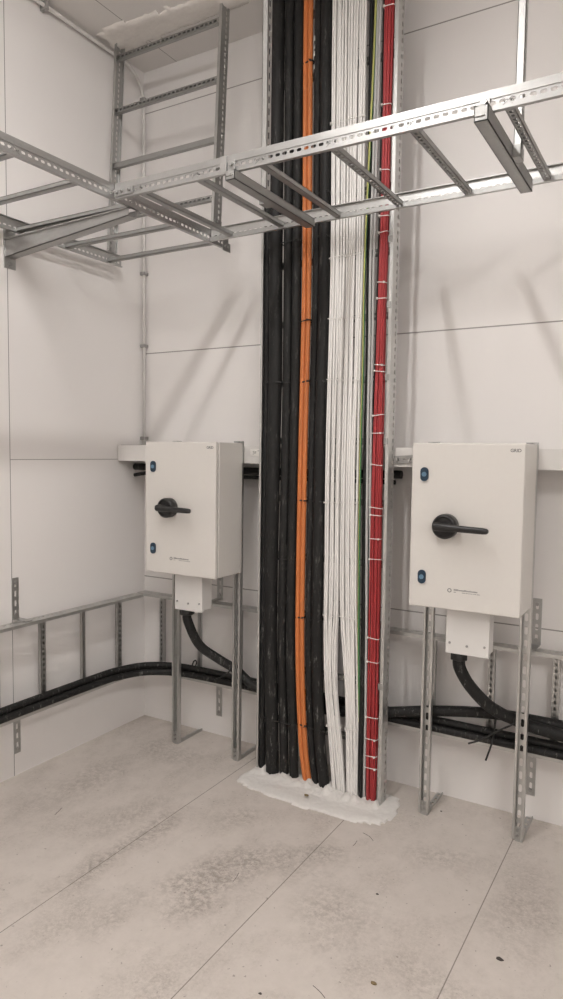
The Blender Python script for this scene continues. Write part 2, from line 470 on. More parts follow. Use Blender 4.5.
# --- slotted strips the low ladders hang on
def angle(label, o, u, out, z0, z1, ztab):
    """slotted strip on the wall with a tab that carries one rail"""
    mb = MB(); o = V(o)
    if ZA.cross(-u).dot(out) > 0: mb.plate(o + u * .017 + ZA * z0, ZA, -u, z1 - z0, .034, .004, .042, .026, .011)
    else: mb.plate(o - u * .017 + ZA * z0, ZA, u, z1 - z0, .034, .004, .042, .026, .011)
    t = thing('angle_bracket', label, 'bracket', o + ZA * z0, 'slotted angle brackets')
    mb.build('strip', M['galv'], t)
    c = o + out * .004
    MB().obox(c - u * .017 + ZA * ztab, u, out, ZA, .034, .085, .004).build('support_tab', M['galv'], t)
    for z in (z0 + .022, z1 - .022):
        MB().cyl(c + ZA * z, c + ZA * z + out * .006, .0075, 6).build('bolt', M['zinc'], t)
for (o, u, out, z0, z1, z2, z3, where) in (((0, -.832, 0), YA, XA, .100, .283, .672, .882, 'on the left wall'), ((.500, 0, 0), XA, -YA, .100, .266, .676, .825, 'behind the left cabinet'), ((2.019, 0, 0), XA, -YA, .094, .279, .682, .886, 'right of the right cabinet')):
    angle(f'slotted steel bracket {where}, reaching down from the low ladder', o, u, out, z0, EZ0 - .0005, EZ0 - .0042)
    angle(f'slotted steel bracket {where}, reaching up from the low ladder', o, u, out, EZ1 + .0005, z3, EZ1 + .0005)

# --- wall bracket under the left tray
t = thing('wall_bracket', 'tapered steel arm on a wall plate carrying the left tray', 'bracket', (0, -.852, 2.2))
MB().box((0, -.866, 2.197), (.005, -.808, 2.372), .001).build('wall_plate', M['galv'], t)
ya, yb = -.860, -.816
arm = MB()
for y in (ya, yb - .003):
    arm.prism([(.005, y, 2.240), (.69, y, 2.302), (.69, y, 2.330), (.005, y, 2.312)], (0, .003, 0))
arm.prism([(.005, ya, 2.240), (.69, ya, 2.302), (.69, ya, 2.305), (.005, ya, 2.243)], (0, yb - ya, 0))
for y, s in ((ya, -1), (yb, 1)):
    arm.prism([(.005, y, 2.309), (.69, y, 2.327), (.69, y, 2.3305), (.005, y, 2.3125)], (0, s * .010, 0))
arm.build('arm', M['zinc'], t)
MB().cyl((.005, -.838, 2.215), (.013, -.838, 2.215), .008, 6).build('bolt', M['zinc'], t)
MB().cyl((.005, -.848, 2.352), (.013, -.848, 2.352), .008, 6).build('bolt', M['zinc'], t)

# --- ceiling hangers with a cross bar under the tray
def hanger(label, x0, x1, rodx, y0, y1, tall, group='ceiling hangers'):
    t = thing('ceiling_hanger', label, 'hanger', ((x0 + x1) / 2, -.7, 2.29), group)
    zt = ZB - .002; zb = zt - tall
    mb = MB()
    mb.box((x0, y0, zb), (x1, y1, zb + .0025)); mb.box((x0, y0, zb), (x0 + .0025, y1, zt)); mb.box((x1 - .0025, y0, zb), (x1, y1, zt))
    mb.box((x0, y0, zt - .0025), (x0 + .010, y1, zt)); mb.box((x1 - .010, y0, zt - .0025), (x1, y1, zt))
    mb.box((x0, y0, zb), (x1, y0 + .0025, zt))
    mb.build('cross_bar', M['galv_dull'], t)
    MB().cyl(((x0 + x1) / 2, y0, zb + .015), ((x0 + x1) / 2, y0 - .004, zb + .015), .004, 8).build('screw', M['zinc'], t)
    # rod: channel section, slotted side to the right
    w, d = .022, .026
    rod = MB(); z0 = zb + .0055
    rod.box((rodx, -.713, z0), (rodx + w, -.711, H))
    rod.plate((rodx + w - .002, -.713, z0), YA, ZA, d, H - z0, .002, 10, 0, 0) if False else None
    rod.plate((rodx + w, -.713 + d, z0), ZA, -YA, H - z0, d, -.002, .040, .024, .009)
    rod.box((rodx, -.713, z0), (rodx + .002, -.713 + d, H))
    rod.build('rod', M['galv'], t)
    sx = rodx + w if rodx >= x1 - .001 else rodx
    loop = MB()
    for yy in (-.724, -.680):
        loop.box((rodx, yy, zb + .004), (rodx + w, yy + .0025, zt - .004))
    loop.box((rodx, -.724, zb + .002), (rodx + w, -.6775, zb + .005))
    loop.build('clamp_loop', M['galv_dull'], t)
    # hook over the front rail
    hk = MB()
    hx = x0 + .002
    hk.box((hx, AYF - .0075, zb + .012), (hx + .026, AYF - .0045, ZB + .034), .0008)
    hk.box((hx, y0 - .003, zb + .012), (hx + .026, AYF - .0045, zb + .015), .0008)
    hk.build('hook', M['zinc'], t)
    MB().cyl((hx + .013, AYF - .0075, ZB + .022), (hx + .013, AYF - .016, ZB + .022), .008, 6).build('bolt', M['galv'], t)
    return t
hanger('slotted hanger rod and broad cross bar under the overhead tray, right of the riser', 1.994, 2.030, 2.031, -.992, -.432, .040)
hanger('slotted hanger rod and slim cross bar under the overhead tray, at the riser\'s left edge', 1.197, 1.233, 1.173, -.962, -.425, .030)

# ------------------------------------------------------------------ ceiling filler, pipe, trunking
def blob(name, outline, z, thick, mat, label, cat, seed, up=1, step=.016, amp=.006, rise=None):
    """rough mound inside an outline, with a closed underside"""
    rnd = random.Random(seed)
    xs = [p[0] for p in outline]; ys = [p[1] for p in outline]
    def inside(x, y):
        d = 9; c = False; n = len(outline)
        for i in range(n):
            (x1, y1), (x2, y2) = outline[i], outline[(i + 1) % n]
            if (y1 > y) != (y2 > y) and x < (x2 - x1) * (y - y1) / (y2 - y1) + x1: c = not c
            L2 = (x2 - x1) ** 2 + (y2 - y1) ** 2; t_ = max(0, min(1, ((x - x1) * (x2 - x1) + (y - y1) * (y2 - y1)) / L2))
            d = min(d, math.hypot(x - x1 - t_ * (x2 - x1), y - y1 - t_ * (y2 - y1)))
        return d if c else -d
    nx = int((max(xs) - min(xs)) / step) + 3; ny = int((max(ys) - min(ys)) / step) + 3
    mb = MB(); G = {}
    for i in range(nx):
        for j in range(ny):
            x = min(xs) - step + i * step + rnd.uniform(-.25, .25) * step; y = min(ys) - step + j * step + rnd.uniform(-.25, .25) * step
            d = inside(x, y)
            if d < -.004: continue
            h = thick * min(1, max(0, d / .03)) ** .6 + rnd.uniform(0, amp) * min(1, max(0, d) / .01)
            if rise: h += rise(x, y, rnd)
            G[i, j] = (mb.bm.verts.new((x, y, z + up * max(h, .0006))), mb.bm.verts.new((x, y, z)))
    edges = {}
    for i in range(nx):
        for j in range(ny):
            q = [(i, j), (i + 1, j), (i + 1, j + 1), (i, j + 1)]
            if all(k in G for k in q):
                f = mb.bm.faces.new([G[k][0] for k in q]); f.smooth = True
                mb.bm.faces.new([G[k][1] for k in reversed(q)])
                for a in range(4):
                    e = frozenset((q[a], q[(a + 1) % 4])); edges.setdefault(e, []).append((q[a], q[(a + 1) % 4]))
    for e, l in edges.items():
        if len(l) == 1:
            a, b = l[0]; mb.bm.faces.new([G[b][0], G[a][0], G[a][1], G[b][1]])
    loose = [v for v in mb.bm.verts if not v.link_faces]
    bmesh.ops.delete(mb.bm, geom=loose, context='VERTS')
    return tag(mb.build(name, mat, weld=False), label, cat)

blob('ceiling_filler', [(.02, -.37), (.12, -.385), (.45, -.36), (.80, -.35), (.80, -.19), (.50, -.20), (.02, -.18)], H, .006, M['ceil_filler'],
     'rough painted filler on the ceiling around the empty upright ladder', 'filler', 3, up=-1, amp=.006, step=.022,
     rise=lambda x, y, r: .02 * max(0, 1 - math.hypot(x - CX0, y + .26) / .05) + .02 * max(0, 1 - math.hypot(x - CX1, y + .26) / .05))
def rise(x, y, r):
    h = 0
    if DX0 - .01 < x < 1.47 and -.285 < y < -.18: h = .003 + .020 * max(0, math.sin(x * 97) * math.sin(x * 41 + 1)) + r.uniform(0, .010)
    elif DX0 - .01 < x < 1.47 and -.305 < y <= -.285: h = r.uniform(0, .008)
    return h
blob('floor_filler', [(.842, -.335), (.862, -.375), (.95, -.398), (1.2, -.418), (1.44, -.405), (1.535, -.372), (1.562, -.30), (1.548, -.20), (1.525, -.135), (1.48, -.125), (1.2, -.11), (.90, -.12), (.85, -.20)],
     0, .008, M['plaster'], 'rough white filler patch on the floor around the foot of the cable riser', 'filler', 11, rise=rise, step=.011, amp=.004)

t = thing('conduit_pipe', 'thin white conduit pipe down the corner and along the top of the left wall', 'pipe', (.014, -.014, 1.47))
pp = [(.024, -3.2, 3.345), (.024, -.30, 3.345)] + spline([(.024, -.20, 3.345), (.022, -.13, 3.338), (.018, -.065, 3.30), (.016, -.025, 3.24), (.016, -.020, 3.17)], 6) + [(.016, -.020, 1.469)]
MB().tube(pp, .0082, 12).build('pipe', M['pvc'], t)
for z in (3.225, 2.355, 1.985, 1.505):
    MB().box((.001, -.036, z - .008), (.030, -.001, z + .008), .002).build('clip', M['clip'], t)
for y in (-.655, -1.4, -2.2):
    MB().box((.0005, y - .008, 3.326), (.040, y + .008, 3.364), .002).build('clip', M['clip'], t)

t = thing('cable_trunking', 'white cable trunking across the back wall behind both cabinets and the riser', 'trunking', (1.8, -.09, 1.39))
tr = MB(); tr.box((.002, -.176, 1.389), (3.8, -.002, 1.466), .001)
tr.build('duct', M['pvc'], t)
MB().box((.001, -.1785, 1.387), (.0045, -.001, 1.4685)).build('end_cap', M['clip'], t)
MB().box((.0048, -.2045, 1.388), (.350, -.1765, 1.467), .0015).build('duct_cover', M['pvc'], t)
st = MB().box((.789, -.1785, 1.422), (.846, -.1762, 1.453), .001).build('sticker', M['sticker'], t)
sk = MB()
for i, (a, b, z, h) in enumerate(((.802, .812, 1.445, .0025), (.814, .822, 1.443, .0025), (.804, .820, 1.438, .003), (.802, .810, 1.432, .002), (.828, .838, 1.447, .002))):
    sk.box((a, -.1790, z - h), (b, -.1784, z))
sk.build('print', M['ink'], st)

t = thing('perforated_strap', 'short slotted steel strap joining the riser\'s right rail to the trunking', 'strap', (1.51, -.18, 1.42))
s_ = MB()
d = V((.10, 0, .006)).normalized(); nrm = V((0, -1, 0)); w = d.cross(nrm) * -1
s_.plate(V((1.4795, -.186, 1.402)), d, V((-d.z, 0, d.x)), .130, .030, -.003, .029, .016, .008)
s_.build('strap', M['zinc'], t)
for x in (1.494, 1.546):
    MB().cyl((x, -.186, 1.417), (x, -.194, 1.417), .008, 6).build('bolt', M['zinc'], t)

# short black cables under the trunking
mk = MB().tube(spline([(.012, -.085, 1.357), (.25, -.083, 1.355), (.62, -.080, 1.352), (.80, -.080, 1.351), (1.2, -.082, 1.352), (1.478, -.085, 1.355)], 5), .0175, 14)
tag(mk.build('power_cable', M['cable']), 'thick black cable clipped straight along under the white trunking', 'cable', 'black cables under the trunking')
mk = MB().tube(spline([(.030, -.110, 1.314), (.075, -.098, 1.322), (.14, -.085, 1.325), (.62, -.080, 1.322), (1.2, -.082, 1.322), (1.45, -.082, 1.322)], 5), .0095, 12)
tag(mk.build('power_cable', M['cable']), 'thinner black cable with a drooping end, lowest under the white trunking', 'cable', 'black cables under the trunking')

# ------------------------------------------------------------------ cabinets
def text_mesh(body, size, depth):
    cu = bpy.data.curves.new('print', 'FONT'); cu.body = body; cu.size = size; cu.extrude = depth; cu.offset = size * .018
    cu.align_x = 'LEFT'; cu.resolution_u = 3
    ob = bpy.data.objects.new('print', cu); COL.objects.link(ob)
    dg = bpy.context.evaluated_depsgraph_get(); dg.update()
    me = bpy.data.meshes.new_from_object(ob.evaluated_get(dg))
    bpy.data.objects.remove(ob); bpy.data.curves.remove(cu)
    return me

def cabinet(x0, label, sh):
    YF, YB, Z0, Z1 = -.412, -.206, .891, 1.481
    t = thing('switch_cabinet', label, 'electrical cabinet', (x0 + .196, -.31, Z0), 'switch cabinets')
    MB().box((x0, YF + .026, Z0), (x0 + .392, YB, Z1), .004).build('body', M['cab'], t)
    MB().box((x0 + .004, YF + .018, Z0 + .004), (x0 + .388, YF + .028, Z1 - .004)).build('seal', M['seal'], t)
    door = MB().box((x0 - .001, YF, Z0 - .001), (x0 + .393, YF + .021, Z1 + .001), .005, seg=3).build('door', M['cab'], t)
    # round rotary switch with a long lever
    cx, cz = x0 + .138 + sh, 1.189
    sw = MB().lathe(V((cx, YF, cz)), V((0, -1, 0)), [(0, .0435), (.030, .0440), (.038, .0425), (.042, .038), (.042, .034), (.036, .032)], 36).build('rotary_switch', M['black'], door)
    hb = MB()
    prof = [(cx - .0300, .0135), (cx - .026, .0155), (cx + .02, .0150), (cx + .05, .0122), (cx + .142, .0112), (cx + .154, .0095), (cx + .1595, .005)]
    rings = []
    for (x, hh) in prof:
        q = []
        yc = YF - .058; ty = .012 if x > cx + .03 else .020
        for k in range(12):
            a = 2 * math.pi * k / 12; ca, sa = math.cos(a), math.sin(a)
            q.append(hb.bm.verts.new((x, yc + ty * math.copysign(abs(sa) ** .7, sa) * (hh / .0112 if x > cx + .149 else 1) + (.008 if x < cx + .03 else 0), cz + hh * math.copysign(abs(ca) ** .7, ca) - (x - cx) * .028)))
        rings.append(q)
    for i in range(len(rings) - 1):
        for k in range(12):
            f = hb.bm.faces.new([rings[i][k], rings[i][(k + 1) % 12], rings[i + 1][(k + 1) % 12], rings[i + 1][k]]); f.smooth = True
    hb.bm.faces.new(rings[0]); hb.bm.faces.new(list(reversed(rings[-1])))
    hb.build('lever', M['black'], door)
    # two quarter-turn locks
    for z in (1.370, .9995):
        lx = x0 + .0475
        lk = MB()
        pts = [(lx + .0145 * math.cos(a), YF, z + .0145 * math.sin(a) + (.0105 if math.sin(a) >= 0 else -.0105)) for a in (math.pi * 2 * k / 24 for k in range(24))]
        lk.prism(pts, (0, -.006, 0), True).build('lock', M['lock'], door)
        MB().cyl((lx, YF - .006, z), (lx, YF - .0085, z), .0085, 18).build('lock_insert', M['lock_face'], door)
    # maker's marks on the door
    lg = MB()
    lx, z = x0 + .150, .9605
    n = 20
    for k in range(n):
        a, b = 2 * math.pi * k / n, 2 * math.pi * (k + 1) / n
        lg.prism([(lx + r * math.cos(w), YF, z + r * math.sin(w)) for r, w in ((.0045, a), (.0078, a), (.0078, b), (.0045, b))], (0, -.0006, 0))
    rnd = random.Random(5)
    x = lx + .0155
    while x < lx + .098:
        w = rnd.uniform(.0022, .0038)
        hgt = rnd.choice((.0042, .0042, .0058))
        lg.box((x, YF - .0006, z + .0008), (x + w, YF, z + .0008 + hgt)); x += w + .0011
    x = lx + .0155
    while x < lx + .098:
        w = rnd.uniform(.004, .012)
        if rnd.random() < .75: lg.box((x, YF - .0006, z - .0058), (x + w, YF, z - .0040))
        x += w + .002
    lg.build('printed_logo', M['ink_pale'], door)
    me = text_mesh('GRID', .0155, .0003)
    me.transform(Matrix.Translation(V((x0 + .344, YF - .0003, 1.4525)) - world_loc(t)) @ Matrix.Rotation(math.pi / 2, 4, 'X'))
    me.materials.clear(); me.materials.append(M['ink'])
    o = bpy.data.objects.new('printed_name', me); COL.objects.link(o); o.parent = door
    # hanging lugs on the roof
    for xx in (x0 + .012, x0 + .358):
        MB().box((xx, YB - .022, Z1 - .001), (xx + .022, YB - .002, Z1 + .006), .001).build('roof_lug', M['clip'], t)
    # cable box underneath
    bx = x0 + .127
    b = MB().box((bx, -.350, .7255), (bx + .150, -.276, Z0), .003).build('cable_box', M['box'], t)
    MB().box((bx - .003, -.354, .718), (bx + .153, -.340, Z0 - .002), .002).build('box_cover', M['box'], b)
    for (sx, sz) in ((bx + .012, .757), (bx + .075, .752), (bx + .138, .757)):
        MB().cyl((sx, -.354, sz), (sx, -.357, sz), .0045, 12).build('screw', M['galv_dull'], b)
    gx = bx + .036
    MB().cyl((gx, -.312, .7255), (gx, -.312, .688), .034, 6, bevel=.004).build('cable_gland', M['black'], b)
    return t
LX, RX = .374, 1.642
cabinet(LX, 'grey wall cabinet with black lever switch, left of the cable riser by the corner', .006)
cabinet(RX, 'grey wall cabinet with black lever switch, right of the cable riser', -.004)

def post(x, label):
    t = thing('strut_post', label, 'strut post', (x + .0205, -.19, 0), 'cabinet strut posts')
    y0, y1, z1 = -.2005, -.1795, 1.489
    mb = MB()
    mb.plate((x, y1 - .002, .004), ZA, XA, z1 - .004, .041, .002, .050, .030, .012)
    mb.box((x, y0, .004), (x + .0022, y1, z1)); mb.box((x + .0388, y0, .004), (x + .041, y1, z1))
    mb.box((x, y0 - .0008, .004), (x + .0095, y0 + .0022, z1), .0008); mb.box((x + .0315, y0 - .0008, .004), (x + .041, y0 + .0022, z1), .0008)
    mb.box((x + .0075, y0, .004), (x + .0095, y0 + .006, z1)); mb.box((x + .0315, y0, .004), (x + .0335, y0 + .006, z1))
    mb.build('channel', M['galv_light'], t)
    fb = MB()
    fb.plate((x + .014, -.203, 0), YA, XA, .200, .024, -.004, .040, .022, .009)
    fb.box((x + .036, -.203, 0), (x + .039, -.003, .012))
    fb.box((x + .008, -.1995, .0), (x + .033, -.1955, .055))
    fb.build('foot_bracket', M['galv'], t)
    for z in (.022, .043):
        MB().cyl((x + .0205, -.1995, z), (x + .0205, -.2055, z), .006, 6).build('bolt', M['galv_dull'], t)
    return t
post(.356, 'left strut post under the left cabinet')
post(.714, 'right strut post under the left cabinet, beside the riser')
post(1.627, 'left strut post under the right cabinet')
post(1.993, 'right strut post under the right cabinet')

# ------------------------------------------------------------------ cables of the riser
ZK = [3.372, 3.06, 2.23, 1.82, 1.37, .65, .2155, .004]
def vcable(xs, y, r, mat, label, group, seg=14, jig=.0, name='power_cable', ys=None, cat='cable', mis=None, twist=0):
    pts = []
    rnd = random.Random(len(label) + int(xs[1] * 1e5))
    keys = list(zip(ZK, [xs[0]] + list(xs)))
    yy = ys if ys else [y] * len(keys)
    P = [V((x, yy[i], z)) for i, (z, x) in enumerate(keys)]
    S = spline(P, 7)
    if jig:
        f1, p1, f2, p2 = rnd.uniform(4, 7), rnd.uniform(0, 6), rnd.uniform(9, 14), rnd.uniform(0, 6)
        for p in S:
            p.x += jig * (math.sin(p.z * f1 + p1) + .6 * math.sin(p.z * f2 + p2)); p.y += jig * .5 * math.sin(p.z * f2 + p1)
    mb = MB().tube(S, r, seg, mis=mis, twist=twist)
    return tag(mb.build(name, mat, weld=False), label, cat, group)

G1 = 'black cables in the riser'
yb = -.2045
def yc(r): return yb - r
vcable([.899, .8985, .8995, .899, .8985, .8985, .898], -.2215, .0155, M['cable'], 'black cable squeezed against the left rail of the riser', G1)
vcable([.944, .946, .951, .946, .942, .956, .960], yc(.030), .0298, M['cable'], 'thickest black cable in the riser, near its left rail', G1)
vcable([.9965, 1.003, 1.0045, 1.002, .995, 1.010, 1.017], yc(.0208), .0206, M['cable'], 'black cable just right of the thickest one in the riser', G1)
vcable([1.041, 1.0445, 1.046, 1.0435, 1.038, 1.058, 1.067], yc(.0208), .0206, M['cable'], 'black cable touching the left side of the orange pair', G1)
for s, lab in ((-1, 'left one of the two orange cables'), (1, 'right one of the two orange cables')):
    vcable([a + s * .0107 for a in (1.085, 1.0945, 1.0925, 1.088, 1.087, 1.108, 1.136)], yc(.0125) - .012, .0106, M['orange'], lab + ' in the riser', 'orange cables in the riser')
vcable([1.128, 1.1365, 1.1325, 1.1285, 1.128, 1.147, 1.175], yc(.0170), .0168, M['cable'], 'black cable touching the right side of the orange pair', G1)
vcable([1.1705, 1.1785, 1.1745, 1.1705, 1.171, 1.193, 1.220], yc(.0245), .0242, M['cable'], 'thick black cable touching the white cables', G1)

# white bundle: two bunches that part above the floor
ZW = [3.372, 3.06, 2.23, 1.82, 1.37, .95, .76, .65, .45, .2155, .004]
E1 = [(1.195, 1.267), (1.195, 1.267), (1.204, 1.275), (1.202, 1.273), (1.198, 1.270), (1.200, 1.274), (1.202, 1.272), (1.204, 1.270), (1.214, 1.274), (1.237, 1.303), (1.259, 1.322)]
E2 = [(1.267, 1.351), (1.267, 1.351), (1.275, 1.355), (1.273, 1.355), (1.270, 1.353), (1.274, 1.357), (1.280, 1.360), (1.288, 1.364), (1.306, 1.370), (1.320, 1.377), (1.324, 1.380)]
RW = .0050
def bundle(E, n, layer, yoff, names, group, r, mat, zs, jig, seed, name='data_cable'):
    rnd = random.Random(seed)
    for k in range(n):
        ph = [rnd.uniform(-1, 1) for _ in zs]
        P = []
        for i, z in enumerate(zs):
            a, b = E[i]; f = (k + .5) / n
            P.append(V((a + r * .4 + (b - a - r * .8) * f + ph[i] * jig, yoff + (k % 2) * r * 1.1 * -1 + rnd.uniform(-.0012, .0012), z)))
        S = spline(P, 6)
        f1, p1 = rnd.uniform(5, 9), rnd.uniform(0, 6)
        for p in S: p.x += jig * .6 * math.sin(p.z * f1 + p1)
        tag(MB().tube(S, r, 9).build(name, mat, weld=False), names(k), 'cable', group)
bundle(E1, 6, 0, -.235, lambda k: f'slim white cable, {ORD[k]} from the left in the front row of the left white bunch', 'white cables in the riser', RW, M['white'], ZW, .0016, 21)
bundle(E2, 7, 0, -.235, lambda k: f'slim white cable, {ORD[k]} from the left in the front row of the right white bunch', 'white cables in the riser', RW, M['white'], ZW, .0016, 22)
bundle(E1, 4, 1, -.2165, lambda k: 'slim white cable in the row behind the front row of the left white bunch', 'white cables in the back row of the left bunch', RW, M['white'], ZW, .0018, 23)
bundle(E2, 4, 1, -.2165, lambda k: 'slim white cable in the row behind the front row of the right white bunch', 'white cables in the back row of the right bunch', RW, M['white'], ZW, .0018, 24)

vcable([1.386, 1.3635, 1.3645, 1.3615, 1.3705, 1.379, 1.382], -.243, .0048, [M['green'], M['yellow']], 'green and yellow earth cable right of the white cables', 'earth cable', seg=12, ys=[-.243, -.243, -.243, -.243, -.243, -.243, -.224, -.220], name='earth_cable', mis=[0, 0, 0, 0, 0, 0, 0, 0, 1, 1, 1, 1], twist=.045)
vcable([1.362, 1.3705, 1.376, 1.3745, 1.3845, 1.387, 1.389], -.218, .0108, M['cable'], 'slim black cable between the white cables and the grey ones', G1, ys=[-.218, -.218, -.218, -.218, -.220, -.226, -.238, -.238])
vcable([1.391, 1.385, 1.386, 1.3895, 1.401, 1.4045, 1.4055], -.236, .0052, M['grey'], 'left one of the two grey cables in the riser', 'grey cables in the riser', name='data_cable', jig=.0006)
vcable([1.402, 1.3965, 1.398, 1.4005, 1.412, 1.413, 1.413], -.230, .0052, M['grey'], 'right one of the two grey cables in the riser', 'grey cables in the riser', name='data_cable', jig=.0006, ys=[-.232, -.232, -.232, -.232, -.230, -.226, -.226, -.226])
vcable([1.415, 1.4145, 1.4105, 1.400, 1.398, 1.404, 1.406], -.212, .0085, M['cable'], 'slim black cable between the grey cables and the red ones', G1, ys=[-.216, -.216, -.216, -.216, -.2145, -.2135, -.2135, -.2135])
ER = [(1.422, 1.459), (1.422, 1.459), (1.422, 1.454), (1.416, 1.452), (1.409, 1.454), (1.410, 1.456), (1.410, 1.458), (1.413, 1.458)]
bundle(ER, 5, 0, -.238, lambda k: f'thin red cable, {ORD[k]} from the left in the front row of the red bundle', 'red cables in the riser', .0039, M['red'], ZK, .0014, 31)
bundle(ER, 5, 1, -.2245, lambda k: 'thin red cable behind the front row of the red bundle', 'red cables in the back row', .0039, M['red'], ZK, .0014, 32)

# ------------------------------------------------------------------ cable ties
def interp(tab, z):
    for (z1, v1), (z2, v2) in zip(tab, tab[1:]):
        if z1 >= z >= z2:
            t_ = (z1 - z) / (z1 - z2); return [a + (b - a) * t_ for a, b in zip(v1, v2)]
    return tab[-1][1]
TW = [list(zip(ZW, E1)), list(zip(ZW, E2))]
TR = list(zip(ZK, ER))
def tie(x0, x1, y0, y1, z, label, group, mat, h=.0035, tilt=0, head=1, tail=0):
    """band round a bundle with a small square head"""
    mb = MB(); n = 20; th = .0012
    cx, cy, rx, ry = (x0 + x1) / 2, (y0 + y1) / 2, (x1 - x0) / 2, (y1 - y0) / 2
    R = []
    for k in range(n):
        a = 2 * math.pi * k / n; ca, sa = math.cos(a), math.sin(a); e = .45
        px = math.copysign(abs(ca) ** e, ca); py = math.copysign(abs(sa) ** e, sa)
        zz = z + tilt * px
        R.append([V((cx + px * (rx + o), cy + py * (ry + o), zz + d)) for o, d in ((0, -h / 2), (th, -h / 2), (th, h / 2), (0, h / 2))])
    for k in range(n):
        q, w = R[k], R[(k + 1) % n]
        for i in range(4):
            j = (i + 1) % 4; mb.face([q[i], w[i], w[j], q[j]])
    hx = cx + rx * head * .75
    mb.box((hx - .003, y0 - .006, z - .0035 + tilt * head * .75), (hx + .003, y0 - .0005, z + .0035 + tilt * head * .75))
    if tail:
        mb.box((hx - .0012, y0 - .006 - tail, z - .001), (hx + .0012, y0 - .005, z + .001))
    return tag(mb.build('cable_tie', mat), label, 'cable tie', group)

for j, z in enumerate([3.14, 2.778, 2.535, 2.361, 2.30, 2.109, 2.047, 1.79, 1.765, 1.593, 1.522, 1.396, 1.225, 1.195, 1.10, 1.018, .695, .597, .367, .276, .205, .155]):
    a, b = interp(TR, z)
    tie(a - .003, b + .001 + (.004 if j % 3 == 0 else 0), -.2475, -.2175, z, f'white tie around the red cables, {ORD[j]} from the top', 'white ties on the red cables', M['tie_w'], .003, tilt=random.uniform(-.003, .003), head=random.choice((-1, 1)), tail=.006)
for j, z in enumerate([2.757, 2.232, 1.987, 1.737, 1.235, .765, .295]):
    for s in (0, 1):
        a, b = interp(TW[s], z)
        tie(a - .002, b + .001, -.2465, -.2105, z + random.uniform(-.004, .004), f'white tie around the {("left", "right")[s]} white bunch, {ORD[j]} from the top', 'white ties on the white cables', M['tie_w'], .003, tilt=random.uniform(-.003, .003), head=random.choice((-1, 1)), tail=.004)
bx = {2.322: [(.974, 1.066), (1.150, 1.204)], 2.497: [(1.152, 1.203)], 1.738: [(.914, 1.030), (1.072, 1.116), (1.149, 1.200)], 1.238: [(1.067, 1.111), (1.147, 1.194)],
      .980: [(.972, 1.062)], .7325: [(1.064, 1.108), (1.146, 1.195)], .262: [(.922, 1.083), (1.0845, 1.129), (1.131, 1.221)], 3.03: [(1.063, 1.107)], 1.988: [(1.071, 1.117)]}
n = 0
where = {2.322: 'behind the tray\'s rear rail', 2.497: 'between the tray\'s rails', 1.738: 'above the trunking', 1.238: 'below the trunking', .98: 'level with the cabinets',
         .7325: 'level with the low ladder', .262: 'near the floor', 3.03: 'near the top of the photo', 1.988: 'below the overhead tray'}
for z, L in bx.items():
    for (a, b) in L:
        m_ = (a + b) / 2
        org = b - a < .046 and 1.05 < m_ < 1.12
        who = 'the orange pair' if org else ('the thick black cable beside the whites' if m_ > 1.14 else 'the black cables left of the orange pair')
        f = -.2375 if org else -.249
        if a < .95: f = -.2585
        tie(a - .001, b + .001, f, -.199 if not org else -.2115, z, f'black tie around {who}, {where[z]}'.replace('the black cables left of the orange pair', 'black cables left of the orange pair'), 'black ties on the riser cables', M['black_tie'], .0065 if org else .005, tilt=random.uniform(-.004, .004), tail=.012)
# white paper flags stuck beside the orange pair
for j, z in enumerate((3.115, 3.085, 3.055, 3.005)):
    mb = MB(); x = 1.113 + .003 * (j % 2)
    mb.prism([(x, -.2345, z - .011), (x + .012, -.2355, z - .008), (x + .014, -.2355, z + .006), (x + .004, -.2345, z + .011)], (0, -.0012, 0))
    tag(mb.build('cable_flag', M['sticker']), f'torn white tag on the black cable right of the orange pair, {ORD[j]} from the top', 'tag', 'white tags on the black cable')

# ------------------------------------------------------------------ low cables on the wall ladders
def run(pts, r, label, n=10, seg=14):
    return tag(MB().tube(spline(pts, n), r, seg).build('power_cable', M['cable'], weld=False), label, 'cable', 'black cables along the walls')
zc = EZ0 + .014
def lowpath(a, z, rad, dz=0):
    """along the left wall at distance a, round the corner, along the back wall"""
    return [(a, -3.0, z), (a, -1.5, z), (a, -rad - .25, z), (a + rad * .08, -a - rad * .75, z + dz), (a + rad * .32, -a - rad * .30, z + dz), (a + rad * .80, -a - rad * .06, z + dz), (a + rad + .12, -a, z + dz), (.95, -a, z), (1.6, -a, z), (2.3, -a, z), (3.5, -a, z)]
run(lowpath(.0845, zc + .0157, .26), .0155, 'black cable on the low ladder\'s rail, nearest the wall', 9)
run(lowpath(.1195, zc + .0157, .28), .0155, 'black cable on the low ladder\'s rail, outermost along the wall', 9)
run(lowpath(.101, zc + .0425, .27, .001), .0150, 'black cable lying on top of the other two along the low ladder', 9)
gx = LX + .163
run([(gx, -.312, .700), (gx + .004, -.310, .655), (.572, -.264, .540), (.643, -.205, .468), (.708, -.156, .415), (.815, -.153, .352), (1.00, -.1585, .322), (1.25, -.1585, .328), (1.457, -.154, .366), (1.66, -.125, .403), (1.87, -.105, .430), (2.05, -.098, .434), (2.35, -.098, .430), (2.8, -.098, .425), (3.5, -.098, .42)], .0215,
    'black cable leaving the left cabinet\'s cable box and passing behind the riser')
gx = RX + .163
run([(gx, -.312, .700), (gx + .003, -.308, .655), (1.835, -.272, .585), (1.885, -.232, .516), (1.932, -.186, .470), (1.975, -.156, .446), (2.05, -.150, .427), (2.3, -.150, .412), (2.8, -.150, .405), (3.5, -.150, .40)], .0228,
    'black cable curving down from the right cabinet\'s cable box')
